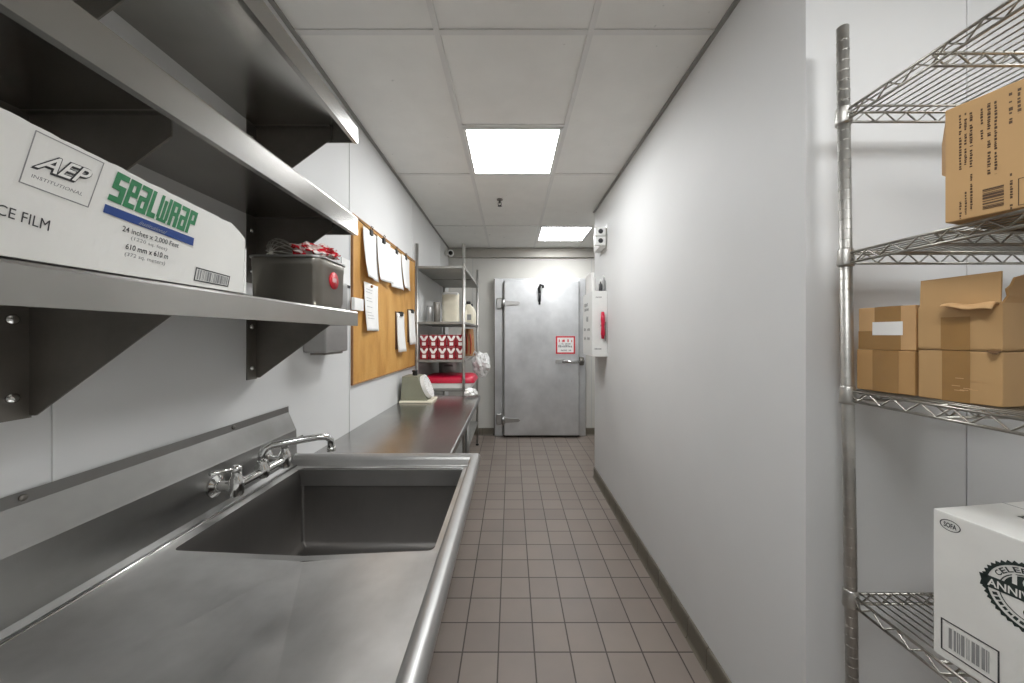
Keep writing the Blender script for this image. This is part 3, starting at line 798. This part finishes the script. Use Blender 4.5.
# shelf-two goods: cream bag, canisters, jugs
cb2 = thing('paper_sack', 'white and cream paper sack with folded top on the shelf above the red cartons', 'sack', (-.6, 3.6, 1.51))
m = MB()
def sack(u, v):
    a = 2*PI*u; q = 1-.06*math.sin(v*PI)+.02*noise.noise((u*7, v*5, 1)); sx = .088; sy = .075*(1-.55*max(0, v-.7)/.3)
    c_, s_ = math.cos(a), math.sin(a); p = 4
    k = (abs(c_)**p+abs(s_)**p)**(-1/p)
    return Vector((-.622+sx*c_*k*q, 3.62+sy*s_*k*q, 1.5105+.3*v))
m.grid(sack, 40, 14, True); m.add([sack(i/40, 0) for i in range(40)], [tuple(range(40))]); m.add([sack(i/40, 1) for i in range(40)], [tuple(range(40))])
m.obj('sack_body', 'cream', cb2, split=60)
m = MB(); m.box(-.7, -.544, 3.585, 3.655, 1.785, 1.83, bev=.008); m.obj('folded_top', 'paper', cb2)
def canister(x, y, z, r, h, mat, label, capm='blackp', name='canister', cat='canister'):
    t = thing(name, label, cat, (x, y, z))
    m = MB(); m.lathe([(r*.94, 0), (r, .006), (r, h*.9), (r*.93, h*.93)], (x, y, z+.001), 24); m.obj('canister_body', mat, t, split=40)
    m = MB(); m.lathe([(r*.97, h*.92), (r*.97, h*.985), (r*.9, h)], (x, y, z+.001), 24); m.obj('lid', capm, t, split=40)
    return t
canister(-.79, 3.4, 1.51, .03, .16, 'steel', 'slim pale grey canister against the wall left of the paper sack', 'steel')
canister(-.725, 3.42, 1.51, .032, .2, 'steel_dark', 'dark grey metal canister directly beside the paper sack', 'steel_dark')
canister(-.465, 3.5, 1.51, .026, .13, 'creamw', 'short cream bottle right of the paper sack behind the shelving post', 'creamw', 'bottle', 'bottle')
def jug(x, y, z, label, s=1):
    t = thing('plastic_jug', label, 'jug', (x, y, z))
    m = MB(); loft(m, [[(a, b, z+.001) for a, b in rrect(x-.055*s, x+.055*s, y-.055*s, y+.055*s, .015, 4)], [(a, b, z+.13*s) for a, b in rrect(x-.06*s, x+.06*s, y-.06*s, y+.06*s, .02, 4)], [(a, b, z+.18*s) for a, b in rrect(x-.045*s, x+.045*s, y-.045*s, y+.045*s, .02, 4)], [(a, b, z+.215*s) for a, b in rrect(x-.02*s, x+.02*s, y-.02*s, y+.02*s, .019, 4)]], True, True)
    m.obj('jug_body', 'creamw', t, split=50)
    m = MB(); m.lathe([(.024*s, .213*s), (.024*s, .24*s), (.02*s, .245*s)], (x, y, z), 16); m.obj('cap', 'blackp', t)
    m = MB(); m.box(x-.035*s, x+.035*s, y-.0625*s, y-.0605*s, z+.04*s, z+.1*s); m.obj('jug_label', 'ink_soft', t)
    return t
jug(-.46, 3.8, 1.51, 'white plastic jug with dark cap, nearer of two behind the shelving post')
jug(-.47, 4.1, 1.51, 'white plastic jug with dark cap, farther of two near the shelving end')
# brown bag with rust print beside the red cartons
bb = thing('brown_bag', 'brown paper bag with rust-coloured print right of the red cartons', 'bag', (-.43, 3.9, 1.166))
m = MB()
def bag(u, v):
    a = 2*PI*u; c_, s_ = math.cos(a), math.sin(a); k = (abs(c_)**4+abs(s_)**4)**-.25
    return Vector((-.475+.075*c_*k*(1-.2*v+.05*noise.noise((u*9, v*4, 2))), 3.85+.12*s_*k*(1-.35*v), 1.167+.29*v))
m.grid(bag, 36, 12, True); m.add([bag(i/36, 0) for i in range(36)], [tuple(range(36))]); m.add([bag(i/36, 1) for i in range(36)], [tuple(range(36))]); m.obj('bag_body', 'tan', bb, split=60)
m = MB()
for x in (-.52, -.47, -.43): m.tube([(x, 3.715, 1.19), (x+.004, 3.735, 1.3), (x-.01, 3.765, 1.4)], .008, 6)
m.obj('printed_stripe', 'orange', bb)
# red lidded bin and steel pot on shelf above table height
rbn = thing('food_bin', 'flat white bin with bright red lid on the shelving just above the table', 'bin', (-.56, 3.3, .905))
m = MB(); loft(m, [[(x, y, .906) for x, y in rrect(-.80, -.36, 3.19, 3.55, .04)], [(x, y, .95) for x, y in rrect(-.81, -.34, 3.19, 3.56, .04)]], True, True); m.obj('bin_body', 'white_plastic', rbn, split=40)
m = MB(); loft(m, [[(x, y, .951) for x, y in rrect(-.815, -.335, 3.185, 3.565, .045)], [(x, y, .965) for x, y in rrect(-.815, -.335, 3.185, 3.565, .045)], [(x, y, 1.0) for x, y in rrect(-.80, -.35, 3.20, 3.55, .05)], [(x, y, 1.012) for x, y in rrect(-.77, -.38, 3.22, 3.52, .04)]], True, True); m.obj('bin_lid', 'red', rbn, split=40)
sp_ = thing('stock_pot', 'grey metal stock pot behind the red-lidded bin', 'pot', (-.64, 3.85, .905))
m = MB(); m.lathe([(.12, .001), (.13, .01), (.13, .2), (.136, .205), (.136, .212), (.124, .212), (.122, .02)], (-.66, 3.85, .905), 32); m.obj('pot_body', 'steel', sp_, split=40)
m = MB()
for s_ in (-1, 1): m.tube([(-.66+.04, 3.85+s_*.128, 1.06), (-.66+.04, 3.85+s_*.165, 1.065), (-.66-.04, 3.85+s_*.165, 1.065), (-.66-.04, 3.85+s_*.128, 1.06)], .005, 8)
m.obj('pot_handles', 'steel_dark', sp_)
# white plastic bag tied to the shelving side
wb = thing('plastic_bag', 'white plastic bag hanging from the aisle side of the far shelving', 'bag', (-.36, 3.75, 1.02))
blob((-.318, 3.7, 1.085), .092, .11, .115, .35, 1.7, 21).obj('bag_body', 'bag', wb)
m = MB(); m.tube([(-.36, 3.72, 1.18), (-.385, 3.72, 1.22), (-.405, 3.72, 1.172)], [.016, .008, .006], 8); m.obj('bag_neck', 'bag', wb)

# ------------------------------------------------------------------ on the right wall near its far end
fa = thing('wall_cabinet', 'white wall-mounted cabinet with a red vertical handle at the far right wall end', 'cabinet', (WR, 3.1, 1.2))
m = MB(); m.box(.69, WR, 2.97, 3.36, 1.205, 1.765, bev=.006); m.obj('cabinet_body', 'white_plastic', fa)
m = MB(); m.tube([(.775, 2.955, 1.36), (.775, 2.95, 1.4), (.775, 2.948, 1.46), (.775, 2.95, 1.52), (.775, 2.955, 1.585)], [.012, .018, .014, .018, .012], 12); h = m.obj('red_handle', 'red', fa); h['label'] = 'red handle'
m = MB(); m.box(.76, .79, 2.953, 2.97, 1.462, 1.478); m.box(.797, .803, 2.962, 2.97, 1.34, 1.5); m.obj('handle_bracket', 'ink_soft', fa)
cf = lambda u, v: Vector((.6893, 3.36-u, 1.205+v)); rn = random.Random(11)
m = MB()
marks(m, R(.08, .44, .26, .48), cf, 6, rn); marks(m, R(.08, .40, .26, .43), cf, 7, rn); marks(m, R(.15, .30, .24, .36), cf, 3, rn)
for v in (.22, .14): marks(m, R(.06, v, .14, v+.03), cf, 3, rn); marks(m, R(.2, v, .3, v+.03), cf, 3, rn)
cn = lambda u, v: Vector((.69+u, 2.9693, 1.205+v))
marks(m, R(.02, .5, .08, .512), cn, 6, rn); marks(m, R(.02, .06, .08, .075), cn, 6, rn)
m.obj('printed_marks', 'ink_soft', fa)
bl = thing('document_box', 'upright white folder standing on top of the white wall cabinet', 'folder', (.72, 3.15, 1.766))
m = MB(); m.box(.695, .72, 3.02, 3.25, 1.766, 1.93, bev=.003); m.box(.72, .75, 3.1, 3.25, 1.766, 1.9, bev=.003); m.obj('folder_body', 'paper', bl)
for k, (x, h, lb) in enumerate(((.767, .09, 'shorter dark bottle standing on the white wall cabinet'), (.796, .13, 'taller grey bottle by the wall on the white cabinet'))):
    t = thing('bottle', lb, 'bottle', (x, 3.0, 1.766))
    m = MB(); m.lathe([(.013, .0), (.014, .004), (.014, h*.65), (.006, h*.78), (.006, h)], (x, 3.0, 1.766), 14); m.obj('bottle_body', ('ink', 'ink_soft')[k], t)
    m = MB(); m.lathe([(.008, h*.9), (.008, h*1.05)], (x, 3.0, 1.766), 10); m.obj('cap', 'white_plastic', t)
el = thing('emergency_light', 'small white twin-lamp emergency light high on the far right wall', 'light', (WR, 3.1, 2.12))
m = MB(); m.box(.815, WR, 2.96, 3.22, 2.12, 2.33, bev=.002); m.obj('wall_mount', 'white_plastic', el)
m = MB(); m.box(.755, .815, 2.98, 3.2, 2.14, 2.31, bev=.008); m.obj('housing', 'white_plastic', el)
for z in (2.265, 2.185):
    m = MB(); m.box(.71, .8, 2.95, 2.99, z-.036, z+.036, bev=.006); hd = m.obj('lamp_head', 'white_plastic', el)
    m = MB(); m.lathe([(.02, 0), (.02, -.004), (.012, -.006)], (.756, 2.951, z), 16, 'y'); m.obj('lamp_lens', 'ink', hd)

# ------------------------------------------------------------------ wire shelving in the right recess
X0, X1, Y1, Y0 = .857, 1.93, .90, .42
def dx(z): return .007-(z-1.39)*.0148        # the unit leans a touch towards the aisle at the top
ws_ = thing('wire_shelving', 'chrome wire shelving unit holding cartons in the right recess', 'shelving', (1.39, .66, 0))
for x in (X0, X1):
    for y in (Y1, Y0):
        m = MB(); m.cyl((x+dx(.012), y, .012), (x+dx(2.18), y, 2.18), .0128, 18)
        for k in range(84):                                # collar grooves every inch
            z = .06+k*.0254
            if z < 2.16: m.lathe([(.0128, -.001), (.0137, 0), (.0128, .001)], (x+dx(z), y, z), 12)
        pp = m.obj('post', 'post', ws_)
        m = MB(); m.lathe([(.016, 0), (.018, .004), (.018, .014), (.012, .02)], (x+dx(0), y, 0), 12); m.obj('foot', 'blackp', pp)
XA, XB = X0, X1
for zt in (1.966, 1.602, 1.25, .727):
    X0, X1 = XA+dx(zt), XB+dx(zt)
    m = MB(); zb_ = zt-.028
    def truss(p, q, zig=True):
        p, q = Vector(p), Vector(q); L = (q-p).length; n = max(2, round(L/.055)); d = (q-p)/n
        a, b = Vector((0, 0, zt-.003)), Vector((0, 0, zb_))
        m.tube([p+a, q+a], .0032, 8); m.tube([p+b, q+b], .0032, 8)
        pts = []
        for i in range(n): pts += [p+d*i+a-Vector((0, 0, .001)), p+d*(i+.5)+b+Vector((0, 0, .001))]
        m.tube(pts+[q+a-Vector((0, 0, .001))], .0022, 6)
    truss((X0, Y1, 0), (X1, Y1, 0)); truss((X0, Y0, 0), (X1, Y0, 0)); truss((X0, Y0, 0), (X0, Y1, 0)); truss((X1, Y0, 0), (X1, Y1, 0))
    for y in (Y1-.03,): m.tube([(X0, y, zt-.006), (X1, y, zt-.006)], .0026, 6)
    truss((X0, .712, 0), (X1, .712, 0))
    m.obj('frame', 'wire', ws_).name = 'shelf_frame'
    fr = [o for o in ws_.children][-1]
    m = MB(); n = 52
    for k in range(1, n):
        x = X0+(X1-X0)*k/n; m.tube([(x, Y0, zt), (x, Y1, zt)], .0019, 6)
    m.obj('deck_wires', 'wire', fr)
    for x in (X0, X1):
        for y in (Y0, Y1):
            m = MB(); m.lathe([(.0165, -.036), (.0175, -.03), (.0155, .006), (.0135, .01)], (x, y, zt), 16); m.obj('collar', 'post', fr)

# oriented cartons: c far-left-bottom corner, a = turn, u along the aisle face towards the viewer, w into the recess
class Crate:
    def __init__(s, name, label, c, deg, L, W, H, mat, group=None, top=True):
        a = math.radians(deg); s.c = Vector(c); s.d = Vector((math.sin(a), -math.cos(a), 0)); s.e = Vector((math.cos(a), math.sin(a), 0))
        s.L, s.W, s.H = L, W, H
        s.t = thing(name, label, 'box', s.c+s.d*L/2+s.e*W/2, group)
        m = MB(); T = .004
        P = s.p
        if top:
            M4 = Matrix.Translation(s.c) @ Matrix(((s.d.x, s.e.x, 0, 0), (s.d.y, s.e.y, 0, 0), (0, 0, 1, 0), (0, 0, 0, 1)))
            m.box(0, L, 0, W, 0, H, mat=M4, bev=.0018)
        else:
            M4 = Matrix.Translation(s.c) @ Matrix(((s.d.x, s.e.x, 0, 0), (s.d.y, s.e.y, 0, 0), (0, 0, 1, 0), (0, 0, 0, 1)))
            m.box(0, L, 0, W, 0, T, mat=M4)
            m.box(0, L, 0, T, 0, H, mat=M4); m.box(0, L, W-T, W, 0, H, mat=M4); m.box(0, T, T, W-T, 0, H, mat=M4); m.box(L-T, L, T, W-T, 0, H, mat=M4)
        s.body = m.obj('carton_body', mat, s.t)
    def p(s, u, w, v): return s.c+s.d*u+s.e*w+Vector((0, 0, v))
    def face(s, o=.0007): return lambda u, v: s.p(u, -o, v)
    def near(s, o=.0007): return lambda w, v: s.p(s.L+o, w, v)
    def lid(s, o=.0007): return lambda u, w: s.p(u, w, s.H+o)
    def decal(s, name, mat, build, label=None):
        m = MB(); build(m); o = m.obj(name, mat, s.t); return o

# big brown carton, shelf two
k = Crate('cardboard_carton', 'tall brown cardboard carton with printed lines and barcode on the second wire shelf', (.833, .672, 1.6045), 17, .42, .26, .216, 'card')
f = k.face(); rn = random.Random(2)
def vlines(m):
    for u0, u1, v0, v1, n in ((.0180, .0215, .088, .196, 22), (.0245, .028, .1, .196, 20), (.0308, .035, .092, .197, 22), (.0435, .047, .137, .195, 12), (.0512, .0555, .07, .197, 26), (.059, .0625, .068, .196, 24), (.0745, .079, .141, .2, 9), (.083, .0875, .16, .202, 5), (.0185, .0215, .002, .034, 7), (.025, .028, .008, .05, 9), (.0315, .035, .014, .08, 14), (.0755, .079, .0, .062, 10), (.1, .104, .1, .19, 14), (.11, .114, .09, .19, 14), (.15, .155, .06, .19, 20), (.165, .17, .06, .19, 20)):
        q = ((u0, v1), (u0, v0), (u1, v0), (u1, v1)); marks(m, q, f, n, rn)
    bars(m, ((.046, .046), (.046, .008), (.0695, .008), (.0695, .046)), f, 14, rn)
    frame(m, R(.084, .004, .13, .05), .0012, f)
k.decal('printed_lines', 'ink_brown', vlines)
m = MB(); f4 = k.near(); put(m, rect_uv(), R(.1, 0, .155, .216), f4); put(m, rect_uv(), ((0, .1), (.42, .1), (.42, .155), (0, .155)), k.lid()); m.obj('packing_tape', 'tape', k.t)
m = MB(); m.prism([k.p(-.0005, .004, .09), k.p(-.012, .02, .1), k.p(-.012, .02, .16), k.p(-.0005, .004, .2)], k.e*.003); m.obj('loose_flap', 'card2', k.t)

# small cartons, shelf three
a = Crate('small_carton', 'small taped brown carton, lower of the pair next to the wire shelving post', (.882, .893, 1.2535), 11, .112, .2, .1, 'card2', 'small brown cartons on the third wire shelf')
m = MB(); f = a.face(); put(m, rect_uv(), R(.034, 0, .084, .1), f); put(m, rect_uv(), ((.034, 0), (.084, 0), (.084, .2), (.034, .2)), a.lid()); m.obj('packing_tape', 'tape', a.t)
b = Crate('small_carton', 'small brown carton with white label, upper of the pair next to the post', (.885, .891, 1.3545), 11, .110, .19, .103, 'card_light', 'small brown cartons on the third wire shelf')
m = MB(); f = b.face(); put(m, rect_uv(), R(.034, .0, .084, .103), f); put(m, rect_uv(), R(0, 0, .035, .045), f); put(m, rect_uv(), ((.034, 0), (.084, 0), (.084, .19), (.034, .19)), b.lid()); m.obj('packing_tape', 'tape', b.t)
m = MB(); f = b.face(.0014); put(m, rect_uv(), R(.03, .035, .088, .067), f); m.obj('white_label', 'paper', b.t)
# closed carton with the open one on top
c = Crate('brown_carton', 'closed brown carton under the open one on the third wire shelf', (.9005, .774, 1.2535), 11, .119, .26, .104, 'card')
m = MB(); f = c.face(); put(m, rect_uv(), R(.038, 0, .078, .104), f); m.obj('packing_tape', 'tape', c.t)
def scuff(m):
    f = c.face(.001); rn = random.Random(4)
    for i in range(9): u = .05+rn.random()*.035; v = .02+rn.random()*.03; put(m, rect_uv(), R(u, v, u+.012, v+.0015), f)
c.decal('tape_scuff', 'card_light', scuff)
o_ = Crate('open_carton', 'open brown carton with raised torn flaps on the third wire shelf', (.9005, .774, 1.3590), 11, .119, .26, .092, 'card', top=False)
m = MB(); f = o_.face(); put(m, rect_uv(), R(.036, 0, .078, .068), f); m.obj('packing_tape', 'tape', o_.t)
m = MB()                                                  # tall flap rising from the aisle side
m.prism([o_.p(.002, .001, .0915), o_.p(.116, .001, .0915), o_.p(.116, .004, .152), o_.p(.002, .004, .15)], o_.e*.0035); m.obj('raised_flap', 'card', o_.t)
m = MB()                                                  # curled flap bent outward
def curl(u, v): return o_.p(.046+.07*u, -.001-.022*v-.004*math.sin(u*6), .088-.001*v-.012*v*v*(.2+u*.9)+.006*math.sin(v*2.5)+.002*math.sin(9*u))
m.grid(curl, 14, 6, True, (0, 0, .0025)); m.obj('curled_flap', 'card_light', o_.t)
m = MB()                                                  # ragged flap on the near side
pts = [o_.p(.1185, .003, .09), o_.p(.1185, .25, .09), o_.p(.1215, .25, .14), o_.p(.1215, .14, .15), o_.p(.1215, .06, .147), o_.p(.1215, .03, .14), o_.p(.1215, .02, .125), o_.p(.1215, .008, .118), o_.p(.1215, .012, .105)]
m.prism(pts, -o_.d*.0035); m.obj('torn_flap', 'card2', o_.t)
m = MB(); m.prism([o_.p(.002, .256, .091), o_.p(.117, .256, .091), o_.p(.117, .3, .13), o_.p(.002, .3, .13)], o_.e*.0035); m.obj('rear_flap', 'card', o_.t)
m = MB(); m.prism([c.p(.1, -.001, .1045), c.p(.118, -.001, .1045), c.p(.118, -.014, .1), c.p(.112, -.012, .101), c.p(.104, -.007, .103)], (0, 0, .0025)); m.obj('torn_edge', 'card_edge', c.t)

# white anniversary carton, bottom shelf
wbx = Crate('white_carton', 'large white carton with round dark anniversary seal on the bottom wire shelf', (.883, .732, .7295), 7.6, .30, .36, .2985, 'whitebox')
f = wbx.face(); f2 = wbx.face(.0012)
m = MB()
cu, cv, r0 = .131, .2, .060
def ringpts(r, n, off=0): return [(cu+r*math.cos(2*PI*i/n+off), cv+r*math.sin(2*PI*i/n+off)) for i in range(n)]
def annulus(ro, ri, n=72, tooth=0):
    vo = [(cu+(ro+(tooth if i % 2 else 0))*-math.cos(2*PI*i/n), cv+(ro+(tooth if i % 2 else 0))*math.sin(2*PI*i/n)) for i in range(n)]
    vi = [(cu+ri*-math.cos(2*PI*i/n), cv+ri*math.sin(2*PI*i/n)) for i in range(n)]
    m.add([f(*p) for p in vo+vi], [(i, (i+1) % n, n+(i+1) % n, n+i) for i in range(n)])
annulus(.0585, .0545, 88, .004); annulus(.0405, .039, 64)
def arc_text(s, r, a0, a1, h, top=True):
    for i, ch in enumerate(s):
        if ch == ' ': continue
        a = a0+(a1-a0)*(i+.5)/len(s); wd = abs(a1-a0)*r/len(s)*.82
        if ch in 'I': wd *= .35
        rad = Vector((math.cos(a), math.sin(a))); tan = Vector((math.sin(a), -math.cos(a)))*(1 if top else -1); up = rad*(1 if top else -1)
        g = letters(ch, .02); o2 = Vector((cu, cv))+rad*r
        m.add([f(*(o2+tan*(x-.5)*wd+up*(y-.5)*h)) for x, y in g[0]], g[1])
arc_text('CELEBRATING', .0475, math.radians(155), math.radians(25), .0085)
# solid upper field with the numerals left white
n = 40; ro = .0345
a0, a1 = math.radians(168), math.radians(12)
pts = [(cu+ro*math.cos(a0+(a1-a0)*i/n), cv+.006+ro*.92*math.sin(a0+(a1-a0)*i/n)) for i in range(n+1)]
m.add([f(*p) for p in pts], [tuple(range(n+1))])
# ribbon
def rib(u, v):
    uu = cu-.058+.116*u; return f(uu, cv-.011+.022*v+.004*math.cos((u-.5)*PI))
m.grid(lambda u, v: rib(u, v), 20, 1, False)
m.add([f(cu-.058, cv-.011), f(cu-.064, cv-.012), f(cu-.062, cv-.001), f(cu-.065, cv+.01), f(cu-.058, cv+.011)], [(0, 1, 2, 3, 4)])
put(m, letters('CO', .02), R(cu-.012, cv-.031, cu+.004, cv-.02), f)
rn = random.Random(6)
for i in range(16):
    a = math.radians(200+i*9); p = Vector((cu+.0475*math.cos(a), cv+.0475*math.sin(a))); tn = Vector((-math.sin(a), math.cos(a)))*.0025; up = Vector((math.cos(a), math.sin(a)))*.003*rn.uniform(.7, 1.2)
    m.add([f(*(p-tn-up)), f(*(p+tn-up)), f(*(p+tn+up)), f(*(p-tn+up))], [(0, 1, 2, 3)])
m.obj('seal_print', 'seal_ink', wbx.t)
m = MB()
put(m, letters('100', .03), R(cu-.024, cv+.0165, cu+.024, cv+.035), f2)
g = letters('ANNIVERSARY', .02)
f3 = wbx.face(.0014)
m.add([f3(cu-.054+.108*x, cv-.007+.014*y+.004*math.cos((x-.5)*PI)) for x, y in g[0]], g[1])
m.obj('white_lettering', 'whitebox', wbx.t)
m = MB()
frame(m, R(.0122, .017, .092, .081), .0025, f)
m.add([f(.026+.0155*math.cos(2*PI*i/32), .2755+.0112*math.sin(2*PI*i/32)) for i in range(32)]+[f(.026+.0138*math.cos(2*PI*i/32), .2755+.0098*math.sin(2*PI*i/32)) for i in range(32)], [(i, (i+1) % 32, 32+(i+1) % 32, 32+i) for i in range(32)])
put(m, letters('SOFA', .03), R(.0165, .2705, .0355, .2805), f)
f5 = wbx.near(); f6 = wbx.lid(); rn = random.Random(8)
marks(m, ((.05, .12), (.05, .24), (.062, .24), (.062, .12)), f6, 10, rn); marks(m, ((.07, .1), (.07, .26), (.078, .26), (.078, .1)), f6, 16, rn)
m.obj('dark_print', 'ink', wbx.t)
m = MB(); bars(m, R(.024, .028, .08, .069), f, 18, random.Random(9)); m.obj('barcode', 'ink_soft', wbx.t)
m = MB(); put(m, rect_uv(), ((0, .177), (.3, .177), (.3, .18), (0, .18)), f6); m.obj('lid_seam', 'ink_soft', wbx.t)

for mm in M.values(): mm.use_fake_user = False
